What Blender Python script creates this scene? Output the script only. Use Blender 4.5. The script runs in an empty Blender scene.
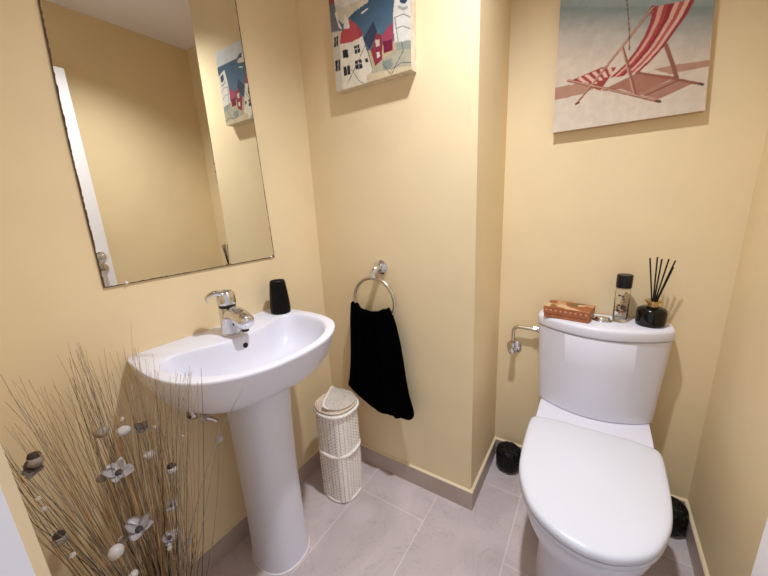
import bpy, bmesh, math, random
from mathutils import Vector, Matrix
random.seed(7)
SC = bpy.context.scene
COL = SC.collection
PI = math.pi

# ------------------------------------------------------------------ camera (solved from the room's own edges)
FPX = 325.16
CAM = Vector((1.0554, -1.0782, 1.2200))
FWD = Vector((-0.53521291, 0.8104516, -0.23814982))
RGT = Vector((0.83989524, 0.54065175, -0.04766204))
UPV = Vector((-0.09012835, 0.22553024, 0.97005824))
def at(px, py, ax, v):
    """point of the plane (axis ax = v) that the photograph shows at a pixel"""
    d = RGT * ((px - 384) / FPX) - UPV * ((py - 288) / FPX) + FWD
    t = (v - CAM[ax]) / d[ax]
    return CAM + d * t
# room sizes
Y2, XB, XR, H, HB = 0.366, 0.718, 1.436, 2.337, 0.085
YF = -1.059

# ------------------------------------------------------------------ materials
def lin(h):
    if isinstance(h, str):
        h = h.lstrip('#'); c = [int(h[i:i+2], 16) / 255 for i in (0, 2, 4)]
    else: c = h
    return tuple((x / 12.92 if x <= .04045 else ((x + .055) / 1.055) ** 2.4) for x in c)
def mat(name, col, rough=.5, metal=0., spec=.5, coat=0., trans=0., ior=1.45, var=0., vscale=8., bump=0., bscale=60., sheen=0., alpha=1.):
    m = bpy.data.materials.new(name); m.use_nodes = True
    nt = m.node_tree; b = nt.nodes['Principled BSDF']
    c = (*lin(col), 1)
    b.inputs['Base Color'].default_value = c
    b.inputs['Roughness'].default_value = rough; b.inputs['Metallic'].default_value = metal
    b.inputs['Specular IOR Level'].default_value = spec; b.inputs['Coat Weight'].default_value = coat
    b.inputs['Coat Roughness'].default_value = .05
    b.inputs['Transmission Weight'].default_value = trans; b.inputs['IOR'].default_value = ior
    b.inputs['Sheen Weight'].default_value = sheen
    tc = nt.nodes.new('ShaderNodeTexCoord')
    if var:
        n = nt.nodes.new('ShaderNodeTexNoise'); n.inputs['Scale'].default_value = vscale; n.inputs['Detail'].default_value = 5
        nt.links.new(tc.outputs['Object'], n.inputs['Vector'])
        r = nt.nodes.new('ShaderNodeMapRange'); r.inputs[1].default_value = .3; r.inputs[2].default_value = .7
        r.inputs[3].default_value = 1 - var; r.inputs[4].default_value = 1 + var
        nt.links.new(n.outputs[0], r.inputs[0])
        mx = nt.nodes.new('ShaderNodeVectorMath'); mx.operation = 'SCALE'; mx.inputs[0].default_value = c[:3]
        nt.links.new(r.outputs[0], mx.inputs['Scale']); nt.links.new(mx.outputs[0], b.inputs['Base Color'])
    if bump:
        n = nt.nodes.new('ShaderNodeTexNoise'); n.inputs['Scale'].default_value = bscale; n.inputs['Detail'].default_value = 6
        nt.links.new(tc.outputs['Object'], n.inputs['Vector'])
        bp = nt.nodes.new('ShaderNodeBump'); bp.inputs['Strength'].default_value = bump; bp.inputs['Distance'].default_value = .004
        nt.links.new(n.outputs[0], bp.inputs['Height']); nt.links.new(bp.outputs[0], b.inputs['Normal'])
    return m
WALLC = '#e5d1aa'
M = dict(
    wall=mat('cream_wall_paint', WALLC, .62, var=.03, vscale=5, bump=.05, bscale=160, spec=.35),
    ceil=mat('white_ceiling_paint', '#e9e6ea', .8),
    white=mat('white_gloss_paint', '#eceaf0', .35),
    caulk=mat('cream_caulk', '#dccbaa', .6),
    ceramic=mat('white_glazed_ceramic', '#dcdce8', .34, spec=.45, coat=0.),
    lid=mat('white_toilet_seat_plastic', '#d4d6e0', .25, spec=.45),
    chrome=mat('chrome', '#d9d9dc', .08, metal=1),
    satin=mat('brushed_nickel', '#cfc6b8', .22, metal=1),
    dark=mat('near_black', '#0c0c0d', .5),
    mirror=mat('mirror_silver', '#e9e8e0', .005, metal=1),
    mirredge=mat('mirror_dark_edge', '#4a3420', .5, var=.4, vscale=60),
    towel=mat('black_terry_cloth', '#020202', 1., spec=.03, bump=.8, bscale=500, sheen=.0),
    tumbler=mat('black_tumbler_plastic', '#030303', .5, spec=.2),
    tumblertop=mat('brown_black_rim', '#2b211c', .4),
    wicker=mat('white_painted_wicker', '#f1ebe4', .6, var=.07, vscale=90),
    wickerb=mat('brownish_white_wicker', '#d9c8b6', .65, var=.2, vscale=110),  # browner tone for the lid spiral and scattered flap faces
    gap=mat('brown_wicker_gap', '#8d7763', .8),
    card=mat('copper_card', '#a3633f', .5, var=.2, vscale=60),
    cardtop=None, glass=mat('clear_glass', '#ffffff', .02, trans=1., ior=1.45),
    blackglass=mat('black_glass', '#050506', .12, spec=.5),
    gold=mat('pale_gold_metal', '#c9ad78', .2, metal=1),
    cap=mat('black_navy_cap', '#0b0c11', .35),
    reed=mat('black_reed', '#0a0908', .7),
    pot=None,
    stem1=mat('golden_brown_dry_stem', '#a08058', .8, var=.25, vscale=14),
    stem2=mat('grey_brown_dry_stem', '#94887a', .8, var=.25, vscale=14),
    stem3=mat('dark_green_grey_stem', '#3b3a33', .8, var=.3, vscale=14),
    pod=mat('silver_white_pod', '#b9b4b2', .4, var=.15, vscale=40),
    podb=mat('brown_grey_pod', '#8d8076', .55, var=.3, vscale=60),
    podcap=mat('dark_brown_calyx', '#352b24', .6),
    petal=mat('silver_petal', '#d2ced2', .4, metal=.1),
    bead=mat('clear_bead', '#f4efe6', .03, trans=.7, ior=1.5),
    canvasside=mat('canvas_edge', '#cdbfa8', .7, var=.2, vscale=40),
    canvasside2=mat('canvas_edge_pale_brown', '#b59c83', .7),
)
def nodes_of(m): return m.node_tree, m.node_tree.nodes['Principled BSDF']
def tile_mat():
    m = mat('taupe_stone_tile', '#9c918c', .42, spec=.4)
    nt, b = nodes_of(m); N = nt.nodes.new; Lk = nt.links.new
    g = N('ShaderNodeNewGeometry'); s = N('ShaderNodeSeparateXYZ'); Lk(g.outputs['Position'], s.inputs[0])
    ax = N('ShaderNodeMath'); ax.inputs[1].default_value = -.269 + .307 * 20; Lk(s.outputs[0], ax.inputs[0])
    ay = N('ShaderNodeMath'); ay.inputs[1].default_value = -.156 + .614 * 20; Lk(s.outputs[1], ay.inputs[0])
    c = N('ShaderNodeCombineXYZ'); Lk(ay.outputs[0], c.inputs[0]); Lk(ax.outputs[0], c.inputs[1])
    br = N('ShaderNodeTexBrick'); Lk(c.outputs[0], br.inputs['Vector'])
    br.inputs['Scale'].default_value = 1; br.inputs['Brick Width'].default_value = .614; br.inputs['Row Height'].default_value = .307
    br.inputs['Mortar Size'].default_value = .0018; br.inputs['Mortar Smooth'].default_value = .2; br.inputs['Bias'].default_value = 0
    br.inputs['Color1'].default_value = (*lin('#c6babb'), 1); br.inputs['Color2'].default_value = (*lin('#beb2b3'), 1)
    br.inputs['Mortar'].default_value = (*lin('#d8cecd'), 1)
    n = N('ShaderNodeTexNoise'); n.inputs['Scale'].default_value = 3.2; n.inputs['Detail'].default_value = 8; n.inputs['Distortion'].default_value = 1.6
    Lk(g.outputs['Position'], n.inputs['Vector'])
    r = N('ShaderNodeMapRange'); r.inputs[1].default_value = .3; r.inputs[2].default_value = .7; r.inputs[3].default_value = .86; r.inputs[4].default_value = 1.1
    Lk(n.outputs[0], r.inputs[0])
    n2 = N('ShaderNodeTexNoise'); n2.inputs['Scale'].default_value = 5; n2.inputs['Detail'].default_value = 3; n2.inputs['Distortion'].default_value = 2.5
    Lk(g.outputs['Position'], n2.inputs['Vector'])
    r2 = N('ShaderNodeMapRange'); r2.inputs[1].default_value = .0; r2.inputs[2].default_value = .012; r2.inputs[3].default_value = .84; r2.inputs[4].default_value = 1.
    sb = N('ShaderNodeMath'); sb.operation = 'SUBTRACT'; sb.inputs[1].default_value = .5; Lk(n2.outputs[0], sb.inputs[0])
    ab = N('ShaderNodeMath'); ab.operation = 'ABSOLUTE'; Lk(sb.outputs[0], ab.inputs[0]); Lk(ab.outputs[0], r2.inputs[0])
    mu = N('ShaderNodeMath'); mu.operation = 'MULTIPLY'; Lk(r.outputs[0], mu.inputs[0]); Lk(r2.outputs[0], mu.inputs[1])
    sc = N('ShaderNodeVectorMath'); sc.operation = 'SCALE'; Lk(br.outputs['Color'], sc.inputs[0]); Lk(mu.outputs[0], sc.inputs['Scale'])
    Lk(sc.outputs[0], b.inputs['Base Color'])
    return m
M['tile'] = tile_mat()
M['skirt'] = mat('taupe_skirting_tile', '#b3a297', .45, var=.06, vscale=12)
def pot_mat():
    m = mat('black_crinkled_plastic', '#070707', .5, spec=.3)
    nt, b = nodes_of(m)
    tc = nt.nodes.new('ShaderNodeTexCoord'); v = nt.nodes.new('ShaderNodeTexVoronoi'); v.inputs['Scale'].default_value = 75
    nt.links.new(tc.outputs['Object'], v.inputs['Vector'])
    bp = nt.nodes.new('ShaderNodeBump'); bp.inputs['Strength'].default_value = 1; bp.inputs['Distance'].default_value = .006
    nt.links.new(v.outputs['Distance'], bp.inputs['Height']); nt.links.new(bp.outputs[0], b.inputs['Normal'])
    return m
M['pot'] = pot_mat()
def cardtop_mat():
    m = mat('patchwork_card_lid', '#c08a55', .5)
    nt, b = nodes_of(m)
    tc = nt.nodes.new('ShaderNodeTexCoord'); v = nt.nodes.new('ShaderNodeTexVoronoi'); v.inputs['Scale'].default_value = 34
    nt.links.new(tc.outputs['Object'], v.inputs['Vector'])
    s = nt.nodes.new('ShaderNodeSeparateColor'); nt.links.new(v.outputs['Color'], s.inputs[0])
    cr = nt.nodes.new('ShaderNodeValToRGB'); cr.color_ramp.interpolation = 'CONSTANT'
    e = cr.color_ramp.elements
    e[0].position = 0; e[0].color = (*lin('#94562f'), 1); e[1].position = .3; e[1].color = (*lin('#b58a5c'), 1)
    for p_, c_ in ((.5, '#6d5c33'), (.65, '#c8a67e'), (.82, '#98552f')):
        k = e.new(p_); k.color = (*lin(c_), 1)
    nt.links.new(s.outputs[0], cr.inputs[0]); nt.links.new(cr.outputs[0], b.inputs['Base Color'])
    return m
M['cardtop'] = cardtop_mat()
def print_mat(name):
    m = mat(name, '#ffffff', .6, spec=.25)
    nt, b = nodes_of(m)
    a = nt.nodes.new('ShaderNodeAttribute'); a.attribute_name = 'print'
    n = nt.nodes.new('ShaderNodeTexNoise'); n.inputs['Scale'].default_value = 45; n.inputs['Detail'].default_value = 5
    tc = nt.nodes.new('ShaderNodeTexCoord'); nt.links.new(tc.outputs['Object'], n.inputs['Vector'])
    r = nt.nodes.new('ShaderNodeMapRange'); r.inputs[1].default_value = .3; r.inputs[2].default_value = .7; r.inputs[3].default_value = .79; r.inputs[4].default_value = .93
    nt.links.new(n.outputs[0], r.inputs[0])
    s = nt.nodes.new('ShaderNodeVectorMath'); s.operation = 'SCALE'; nt.links.new(a.outputs['Color'], s.inputs[0]); nt.links.new(r.outputs[0], s.inputs['Scale'])
    nt.links.new(s.outputs[0], b.inputs['Base Color'])
    return m

# ------------------------------------------------------------------ mesh helpers (all in world metres)
def nb(): return bmesh.new()
def quad_loop(bm, rings, closed=True, cap0=False, cap1=False, mi=0):
    vs = [[bm.verts.new(p) for p in r] for r in rings]
    n = len(vs[0])
    for a, b in zip(vs, vs[1:]):
        for i in range(n if closed else n - 1):
            j = (i + 1) % n
            f = bm.faces.new((a[i], a[j], b[j], b[i])); f.material_index = mi
    if cap0: bm.faces.new(list(reversed(vs[0]))).material_index = mi
    if cap1: bm.faces.new(vs[-1]).material_index = mi
    return vs
def lathe(bm, prof, c=(0, 0, 0), seg=32, axis=Vector((0, 0, 1)), cap0=True, cap1=True, mi=0):
    """prof: (radius, height along axis)"""
    axis = axis.normalized(); u = axis.orthogonal().normalized(); w = axis.cross(u); c = Vector(c)
    rings = [[c + axis * h + (u * math.cos(t) + w * math.sin(t)) * max(r, 1e-5) for t in [2 * PI * i / seg for i in range(seg)]] for r, h in prof]
    quad_loop(bm, rings, True, cap0, cap1, mi)
def smooth_path(pts, n=8):
    pts = [Vector(p) for p in pts]
    if len(pts) < 3: return pts
    out = []
    for i in range(len(pts) - 1):
        p0 = pts[max(i - 1, 0)]; p1 = pts[i]; p2 = pts[i + 1]; p3 = pts[min(i + 2, len(pts) - 1)]
        for k in range(n):
            t = k / n
            out.append(.5 * ((2 * p1) + (p2 - p0) * t + (2 * p0 - 5 * p1 + 4 * p2 - p3) * t * t + (3 * p1 - p0 - 3 * p2 + p3) * t ** 3))
    out.append(pts[-1]); return out
def tube(bm, pts, r, seg=8, closed=False, caps=True, mi=0):
    pts = [Vector(p) for p in pts]; n = len(pts)
    rs = r if isinstance(r, (list, tuple)) else [r] * n
    rings = []; up = None
    for i, p in enumerate(pts):
        if closed: t = pts[(i + 1) % n] - pts[i - 1]
        else: t = pts[min(i + 1, n - 1)] - pts[max(i - 1, 0)]
        t.normalize()
        if up is None: up = t.orthogonal().normalized()
        up = (up - t * up.dot(t))
        if up.length < 1e-6: up = t.orthogonal()
        up.normalize(); w = t.cross(up)
        rings.append([p + (up * math.cos(2 * PI * k / seg) + w * math.sin(2 * PI * k / seg)) * rs[i] for k in range(seg)])
    if closed:
        rings.append(rings[0]); vs = [[bm.verts.new(q) for q in r_] for r_ in rings[:-1]]
        # align the closing ring
        best = min(range(seg), key=lambda s: sum((rings[-2][k] - rings[0][(k + s) % seg]).length for k in range(seg)))
        for a in range(len(vs)):
            b = (a + 1) % len(vs); sh = best if b == 0 else 0
            for k in range(seg):
                bm.faces.new((vs[a][k], vs[a][(k + 1) % seg], vs[b][(k + 1 + sh) % seg], vs[b][(k + sh) % seg])).material_index = mi
    else: quad_loop(bm, rings, True, caps, caps, mi)
def box(bm, a, b, bev=0, mi=0, rot=0, piv=None):
    x0, y0, z0 = a; x1, y1, z1 = b
    vs = [bm.verts.new(p) for p in ((x0, y0, z0), (x1, y0, z0), (x1, y1, z0), (x0, y1, z0), (x0, y0, z1), (x1, y0, z1), (x1, y1, z1), (x0, y1, z1))]
    fs = [bm.faces.new([vs[i] for i in f]) for f in ((3, 2, 1, 0), (4, 5, 6, 7), (0, 1, 5, 4), (1, 2, 6, 5), (2, 3, 7, 6), (3, 0, 4, 7))]
    for f in fs: f.material_index = mi
    if bev:
        es = list({e for f in fs for e in f.edges})
        r = bmesh.ops.bevel(bm, geom=es, offset=bev, segments=3, profile=.5, affect='EDGES'); vs = list({v for f in r['faces'] for v in f.verts} | {v for v in vs if v.is_valid})
    if rot:
        bmesh.ops.rotate(bm, verts=vs, cent=piv, matrix=Matrix.Rotation(rot, 3, 'Z'))
    return vs
def prism(bm, pts, y0, y1, axis=1):
    pass
def resample(pts, n, closed=True):
    pts = [Vector(p) for p in pts]
    if closed: pts = pts + [pts[0]]
    d = [0]
    for a, b in zip(pts, pts[1:]): d.append(d[-1] + (b - a).length)
    out = []; j = 0; cnt = n if closed else n - 1
    for i in range(n):
        s = d[-1] * i / cnt
        while j < len(d) - 2 and d[j + 1] < s: j += 1
        t = (s - d[j]) / max(d[j + 1] - d[j], 1e-9)
        out.append(pts[j].lerp(pts[j + 1], min(t, 1)))
    return out
BASE = {}
def finish(name, bm, mats, parent=None, base=None, smooth=True, angle=40, sub=0):
    bmesh.ops.recalc_face_normals(bm, faces=bm.faces)
    b = BASE[parent.name] if parent else Vector(base if base is not None else (0, 0, 0))
    bmesh.ops.translate(bm, verts=bm.verts, vec=-b)
    me = bpy.data.meshes.new(name); bm.to_mesh(me); bm.free()
    for m in (mats if isinstance(mats, (list, tuple)) else [mats]): me.materials.append(m)
    o = bpy.data.objects.new(name, me); COL.objects.link(o)
    if parent: o.parent = parent
    else: o.location = b
    BASE[o.name] = b
    if smooth:
        me.shade_smooth() if hasattr(me, 'shade_smooth') else None
        if angle < 180: me.set_sharp_from_angle(angle=math.radians(angle))
    if sub:
        s = o.modifiers.new('subdivision', 'SUBSURF'); s.levels = sub; s.render_levels = sub
    return o
def thing(name, label, cat, base, group=None):
    o = bpy.data.objects.new(name, None); COL.objects.link(o); o.location = base
    o.empty_display_size = .05
    BASE[o.name] = Vector(base); return tag(o, label, cat, group)
def tag(o, label, cat, group=None):
    o['label'] = label; o['category'] = cat
    if group: o['group'] = group
    return o
def struct(name, bm, mats, parent=None, smooth=False):
    o = finish(name, bm, mats, parent, smooth=smooth)
    if not parent: o['kind'] = 'structure'
    return o

# ------------------------------------------------------------------ the setting
b = nb(); box(b, (-.1, -1.9, -.1), (1.55, .47, 0)); struct('floor', b, M['tile'])
b = nb(); box(b, (-.1, YF - .1, H), (1.55, .47, H + .1)); struct('ceiling', b, M['ceil'])
b = nb(); box(b, (-.1, YF - .1, 0), (0, .47, H)); struct('wall_left', b, M['wall'])
b = nb(); box(b, (0, 0, 0), (XB, .47, H)); struct('wall_middle', b, M['wall'])
b = nb(); box(b, (XB, Y2, 0), (1.55, .47, H)); struct('wall_back', b, M['wall'])
b = nb(); box(b, (XR, YF - .1, 0), (1.55, Y2, H)); struct('wall_right', b, M['wall'])
XJ = .62
b = nb(); box(b, (0, YF - .1, 0), (XJ, YF, H)); box(b, (XJ, YF - .1, 2.06), (XR, YF, H)); struct('wall_front', b, M['wall'])
b = nb(); box(b, (XJ, YF - .11, 0), (XJ + .006, YF - .009, 2.03)); box(b, (XJ, YF - .11, 2.03), (XR - .03, YF - .009, 2.06)); box(b, (XR - .03, YF - .11, 0), (XR, YF - .009, 2.06))
o = struct('trim_1', b, M['white'])
def skirting(name, a, c, n):
    """a->c along the wall foot, n = outward normal"""
    a = Vector((*a, 0)); c = Vector((*c, 0)); n = Vector((*n, 0)); b = nb()
    prof = [(0, 0), (.010, 0), (.010, HB), (0, HB)]
    vs = quad_loop(b, [[p + n * d + Vector((0, 0, z)) for d, z in prof] for p in (a, c)], True, True, True)
    prof = [(0, HB), (.0095, HB), (.007, HB + .003), (.003, HB + .005), (0, HB + .006)]
    quad_loop(b, [[p + n * d + Vector((0, 0, z)) for d, z in prof] for p in (a, c)], True, True, True, 1)
    struct(name, b, [M['skirt'], M['caulk']])
skirting('baseboard_left', (0, YF), (0, 0), (1, 0))
skirting('baseboard_middle', (.01, 0), (XB + .010, 0), (0, -1))
skirting('baseboard_pillar', (XB, 0), (XB, Y2 - .01), (1, 0))
skirting('baseboard_back', (XB, Y2), (XR, Y2), (0, -1))
skirting('baseboard_right', (XR, YF), (XR, Y2 - .01), (-1, 0))
# the open door, folded back along the right wall
dx = 1.346
b = nb(); box(b, (dx, -1.05, .008), (dx + .04, -.355, 2.0), .002)
door = struct('door_1', b, M['white'])
BASE[door.name] = Vector((0, 0, 0))
ly, lz = -.402, 1.03
b = nb(); lathe(b, [(.026, 0), (.026, .006), (.022, .009), (.010, .010), (.010, .045), (.013, .048), (.013, .055), (.009, .060)], (dx, ly, lz), 24, Vector((-1, 0, 0)))
p = smooth_path([(dx - .052, ly, lz), (dx - .054, ly - .02, lz), (dx - .052, ly - .06, lz - .002), (dx - .050, ly - .115, lz - .004)], 6)
tube(b, p, [.009] * len(p), 12)
struct('door_handle', b, M['chrome'], door, True)
b = nb(); lathe(b, [(.024, 0), (.024, .006), (.020, .009), (.008, .010), (.008, .016), (.006, .018)], (dx, ly, lz - .068), 24, Vector((-1, 0, 0)))
box(b, (dx - .034, ly - .004, lz - .080), (dx - .015, ly + .004, lz - .056), .002)
struct('door_lock', b, M['satin'], door, True)

# ------------------------------------------------------------------ wall mirror
root = thing('wall_mirror', 'frameless rectangular mirror with dark chipped edges on the cream wall above the basin', 'mirror', (0, -.52, 1.055))
c = [Vector((0, -.790, 1.055)), Vector((0, -.2515, 1.055)), Vector((0, -.279, 2.05)), Vector((0, -.752, 2.05))]
edge = []
for i in range(4):
    a_, b_ = c[i], c[(i + 1) % 4]; n = 160 if i % 2 else 80
    for k in range(n):
        t = k / n; q = a_.lerp(b_, t)
        if i == 3: q.y += -.010 * math.sin(PI * t)        # the left cut bows a little
        edge.append(q)
ctr = sum(c, Vector()) / 4
def inset(q, d):
    v = ctr - q; return q + Vector((0, math.copysign(min(d, abs(v.y)), v.y) if abs(v.y) > .2 else 0, math.copysign(min(d, abs(v.z)), v.z) if abs(v.z) > .45 else 0))
inn = [inset(q, random.uniform(.0016, .0036)) for q in edge]
b = nb()
X = Vector((.005, 0, 0)); X0 = Vector((.0005, 0, 0))
vs = quad_loop(b, [[q + X0 for q in edge], [q + X for q in edge], [q + X for q in inn]], True, True, False, 1)
f = b.faces.new(vs[-1]); f.material_index = 0
finish('mirror_glass', b, [M['mirror'], M['mirredge']], root, smooth=False)
for y in (-.741, -.268):
    b = nb(); lathe(b, [(.0042, 0), (.0042, .0025), (.003, .004), (.001, .0045)], (.005, y, 1.0585), 16, Vector((1, 0, 0)))
    finish('mirror_clip', b, M['lid'], root)['label'] = 'small clear white plastic clip on the lower edge'

# ------------------------------------------------------------------ wash basin and pedestal
YC = -.53
def sym_outline(half, n=128):
    """half: (x, dy) from back centre round to front centre; returns n points, back centre first"""
    h = [Vector((x, d, 0)) for x, d in half]
    pts = h + [Vector((q.x, -q.y, 0)) for q in reversed(h[1:-1])]
    return resample(pts, n)
def cr(half, n=6): return [(q.x, q.y) for q in smooth_path([(x, d, 0) for x, d in half], n)]
oh = [(0, 0), (0, .12), (0, .225)] + cr([(0, .243), (.022, .256), (.07, .263), (.13, .269), (.20, .269), (.27, .257), (.32, .236), (.36, .202), (.395, .150), (.418, .085), (.426, 0)])
ih = cr([(.160, 0), (.156, .05), (.142, .10), (.118, .16), (.112, .205), (.145, .232), (.20, .236), (.26, .226), (.31, .203), (.35, .168), (.38, .120), (.398, .062), (.403, 0)])
OUT = sym_outline(oh); INN = sym_outline(ih)
ZR = .857
def ring(pts, s, z, px, tilt=0):
    return [Vector((px + (q.x - px) * s, YC + q.y * s, z + tilt * q.x)) for q in pts]
b = nb(); rings = []
for s, z in ((.36, .700), (.44, .702), (.56, .707), (.68, .716), (.78, .729), (.86, .748), (.915, .772), (.955, .80), (.98, .828), (.993, .843), (1., .850), (.998, .8555), (.990, ZR)):
    rings.append(ring(OUT, s, z, .075))
ipx = .27
for s, z in ((1.03, ZR), (1.005, ZR - .001), (.985, ZR - .005), (.965, ZR - .016), (.93, ZR - .04), (.87, ZR - .07), (.77, ZR - .094), (.6, ZR - .110), (.4, ZR - .117), (.2, ZR - .120), (.07, ZR - .122)):
    rings.append(ring(INN, s, z, ipx))
quad_loop(b, rings, True, True, True)
root = thing('pedestal_washbasin', 'white ceramic pedestal washbasin with rounded front below the mirror', 'washbasin', (.18, YC, 0))
finish('basin', b, M['ceramic'], root, angle=60)
def dsec(cx, rx, ry, z, cy=YC, n=56, e=2.3):
    out = []
    for i in range(n):
        t = 2 * PI * i / n; ct, st = math.cos(t), math.sin(t)
        out.append(Vector((cx + rx * math.copysign(abs(ct) ** (2 / e), ct), cy + ry * math.copysign(abs(st) ** (2 / e), st), z)))
    return out
b = nb()
quad_loop(b, [dsec(.157, .105, .093, 0, -.511), dsec(.157, .105, .093, .012, -.511), dsec(.158, .101, .090, .03, -.512), dsec(.163, .098, .087, .2, -.515), dsec(.17, .098, .086, .4, -.520), dsec(.178, .101, .088, .58, -.524), dsec(.184, .106, .092, .68, -.526), dsec(.186, .108, .095, .715, -.526)], True, True, True)
finish('pedestal', b, M['ceramic'], root, angle=60)
b = nb(); lathe(b, [(.0085, -.002), (.0085, .002), (.006, .003)], (.1645, YC, .826), 20, Vector((1, 0, .25)), mi=0)
finish('overflow_hole', b, M['dark'], root)
b = nb(); lathe(b, [(.022, 0), (.022, .004), (.018, .007), (.004, .008)], (.27, YC, ZR - .122), 28)
finish('drain_plug', b, M['chrome'], root)
b = nb(); quad_loop(b, [dsec(.157, .1072, .0952, 0, -.511), dsec(.157, .1068, .0948, .002, -.511), dsec(.157, .105, .093, .003, -.511)], True)
finish('sealant', b, M['white'], root)

# mixer tap
tx, ty = .105, -.532
root = thing('mixer_tap', 'chrome single-lever mixer tap on the back ledge of the basin', 'tap', (tx, ty, ZR))
b = nb(); lathe(b, [(.030, 0), (.030, .004), (.028, .006), (.0275, .02), (.027, .05), (.0265, .078), (.0255, .087), (.020, .091)], (tx, ty, ZR), 36)
finish('tap_body', b, M['chrome'], root)
b = nb()
ctrs = smooth_path([(tx + .005, ty, ZR + .062), (tx + .035, ty, ZR + .068), (tx + .062, ty, ZR + .061), (tx + .086, ty, ZR + .049), (tx + .100, ty, ZR + .041)], 6)
rs = []
for i, q in enumerate(ctrs):
    t = i / (len(ctrs) - 1)
    rs.append(.0235 + .003 * math.sin(PI * t) if t < .8 else .0235 * math.sqrt(max(0.02, 1 - ((t - .8) / .2) ** 2)))
tube(b, ctrs, rs, 24)
finish('spout', b, M['chrome'], root, angle=80)
b = nb(); lathe(b, [(.011, 0), (.011, .018)], (tx + .076, ty, ZR + .020), 20); finish('aerator', b, M['dark'], root)
b = nb(); lathe(b, [(.0250, 0), (.0250, .006)], (tx, ty, ZR + .090), 32); finish('collar', b, M['dark'], root)
root2 = root
b = nb(); lathe(b, [(.026, 0), (.0275, .004), (.028, .012), (.027, .024), (.0255, .036), (.018, .044), (.002, .047)], (tx, ty, ZR + .096), 36)
ld = Vector((-.42, -.9, 0)).normalized()
hp = smooth_path([Vector((tx, ty, ZR + .128)), Vector((tx, ty, ZR + .135)) + ld * .022, Vector((tx, ty, ZR + .133)) + ld * .040, Vector((tx, ty, ZR + .125)) + ld * .053, Vector((tx, ty, ZR + .116)) + ld * .056], 6)
side = Vector((-ld.y, ld.x, 0)); rings = []
for i, q in enumerate(hp):
    t = i / (len(hp) - 1); w = .025 - .012 * t; th = .010 - .004 * t
    n_ = Vector((0, 0, 1)) if t < .5 else (Vector((0, 0, 1)) + ld * (t - .5) * 1.4).normalized()
    rings.append([q + side * (w * math.cos(a)) + n_ * (th * math.sin(a)) for a in [2 * PI * k / 16 for k in range(16)]])
quad_loop(b, rings, True, True, True)
finish('lever', b, M['chrome'], root, angle=70)

# tumbler
root = thing('tumbler', 'black tapered bathroom tumbler standing on the right end of the basin ledge', 'tumbler', (.078, -.312, ZR))
def poly(c, r, z, n, e=0):
    return [Vector((c[0] + r * math.cos(2 * PI * i / n + e), c[1] + r * math.sin(2 * PI * i / n + e), z)) for i in range(n)]
cc = (.078, -.312); b = nb()
quad_loop(b, [poly(cc, r, ZR + z, 12) for r, z in ((.0335, 0), (.036, .002), (.037, .012), (.0355, .045), (.0325, .08), (.0285, .113), (.0265, .122))], True, True, False)
finish('cup', b, M['tumbler'], root, angle=25)
b = nb(); quad_loop(b, [poly(cc, r, ZR + z, 12) for r, z in ((.0265, .122), (.0250, .1235), (.0235, .122), (.0230, .112), (.022, .104))], True, False, True)
finish('rim', b, M['tumblertop'], root, angle=40)['label'] = 'brownish rim of the opening'

# stop valve below the basin
vy, vz = -.640, .604
root = thing('angle_valve', 'chrome angle stop valve on the wall under the basin', 'valve', (0, vy, vz))
b = nb(); lathe(b, [(.028, .0005), (.028, .004), (.018, .012), (.012, .014)], (0, vy, vz), 28, Vector((1, 0, 0))); finish('rosette', b, M['chrome'], root)
b = nb(); lathe(b, [(.010, .010), (.010, .05), (.013, .052), (.013, .062)], (0, vy, vz), 20, Vector((1, 0, 0)))
tube(b, [(.045, vy, vz), (.045, vy + .03, vz)], .009, 14); finish('valve_body', b, M['chrome'], root)
b = nb()
tube(b, smooth_path([(.045, vy + .026, vz), (.05, vy + .045, vz + .01), (.06, vy + .05, vz + .035), (.085, vy + .06, vz + .06)], 5), .006, 10); finish('hose', b, M['satin'], root)
b = nb(); tube(b, [(.062, vy + .0, vz), (.075, vy, vz)], .012, 8); tube(b, smooth_path([(.070, vy, vz), (.074, vy + .015, vz - .012), (.078, vy + .025, vz - .025)], 4), [.006] * 9, 8); finish('valve_handle', b, M['chrome'], root)

# ------------------------------------------------------------------ wicker basket
bx, by = .197, -.188
def rsec(r, k, n, z, off=0):
    """rounded square of half side r (k = superellipse power)"""
    out = []
    for i in range(n):
        t = 2 * PI * i / n; ct, st = math.cos(t), math.sin(t)
        d = (abs(ct) ** k + abs(st) ** k) ** (-1 / k)
        out.append((bx + (r * d + off) * ct, by + (r * d + off) * st, z, t))
    return out
root = thing('wicker_basket', 'tall white wicker toilet-roll basket with lid on the floor in the corner', 'basket', (bx, by, 0))
def wick_r(z): 
    t = z / .44; return .071 + .0085 * t
b = nb(); NA, NR, HT = 196, 58, .432; rings = []
for j in range(NR * 4 + 1):
    z = .008 + (HT - .008) * j / (NR * 4); k = 4.6 - 2.0 * z / HT; row = j // 4
    ridge = (0., .75, 1., .75)[j % 4]
    rr = []
    for (x, y, zz, t) in rsec(wick_r(z), k, NA, z):
        ph = math.cos(28 * t + (PI if row % 2 else 0))
        stake = .0012 * math.cos(14 * t)
        o_ = .0017 * ph * ridge + stake + .0018 * (ridge - .8)
        rr.append(Vector((x + o_ * math.cos(t), y + o_ * math.sin(t), z)))
    rings.append(rr)
quad_loop(b, rings, True, True, True)
b.faces.index_update(); b.faces.ensure_lookup_table()
for f in b.faces:        # brownish gaps between the strands, beside each upright
    if len(f.verts) != 4: continue
    j, i = divmod(f.index, NA) if f.index >= 0 else (0, 0)
    if (i % 7 == 3 and j % 4 in (0, 3)) or (i % 14 == 3 and j % 8 == 1): f.material_index = 1
finish('woven_body', b, [M['wicker'], M['gap']], root, angle=180)
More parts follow.
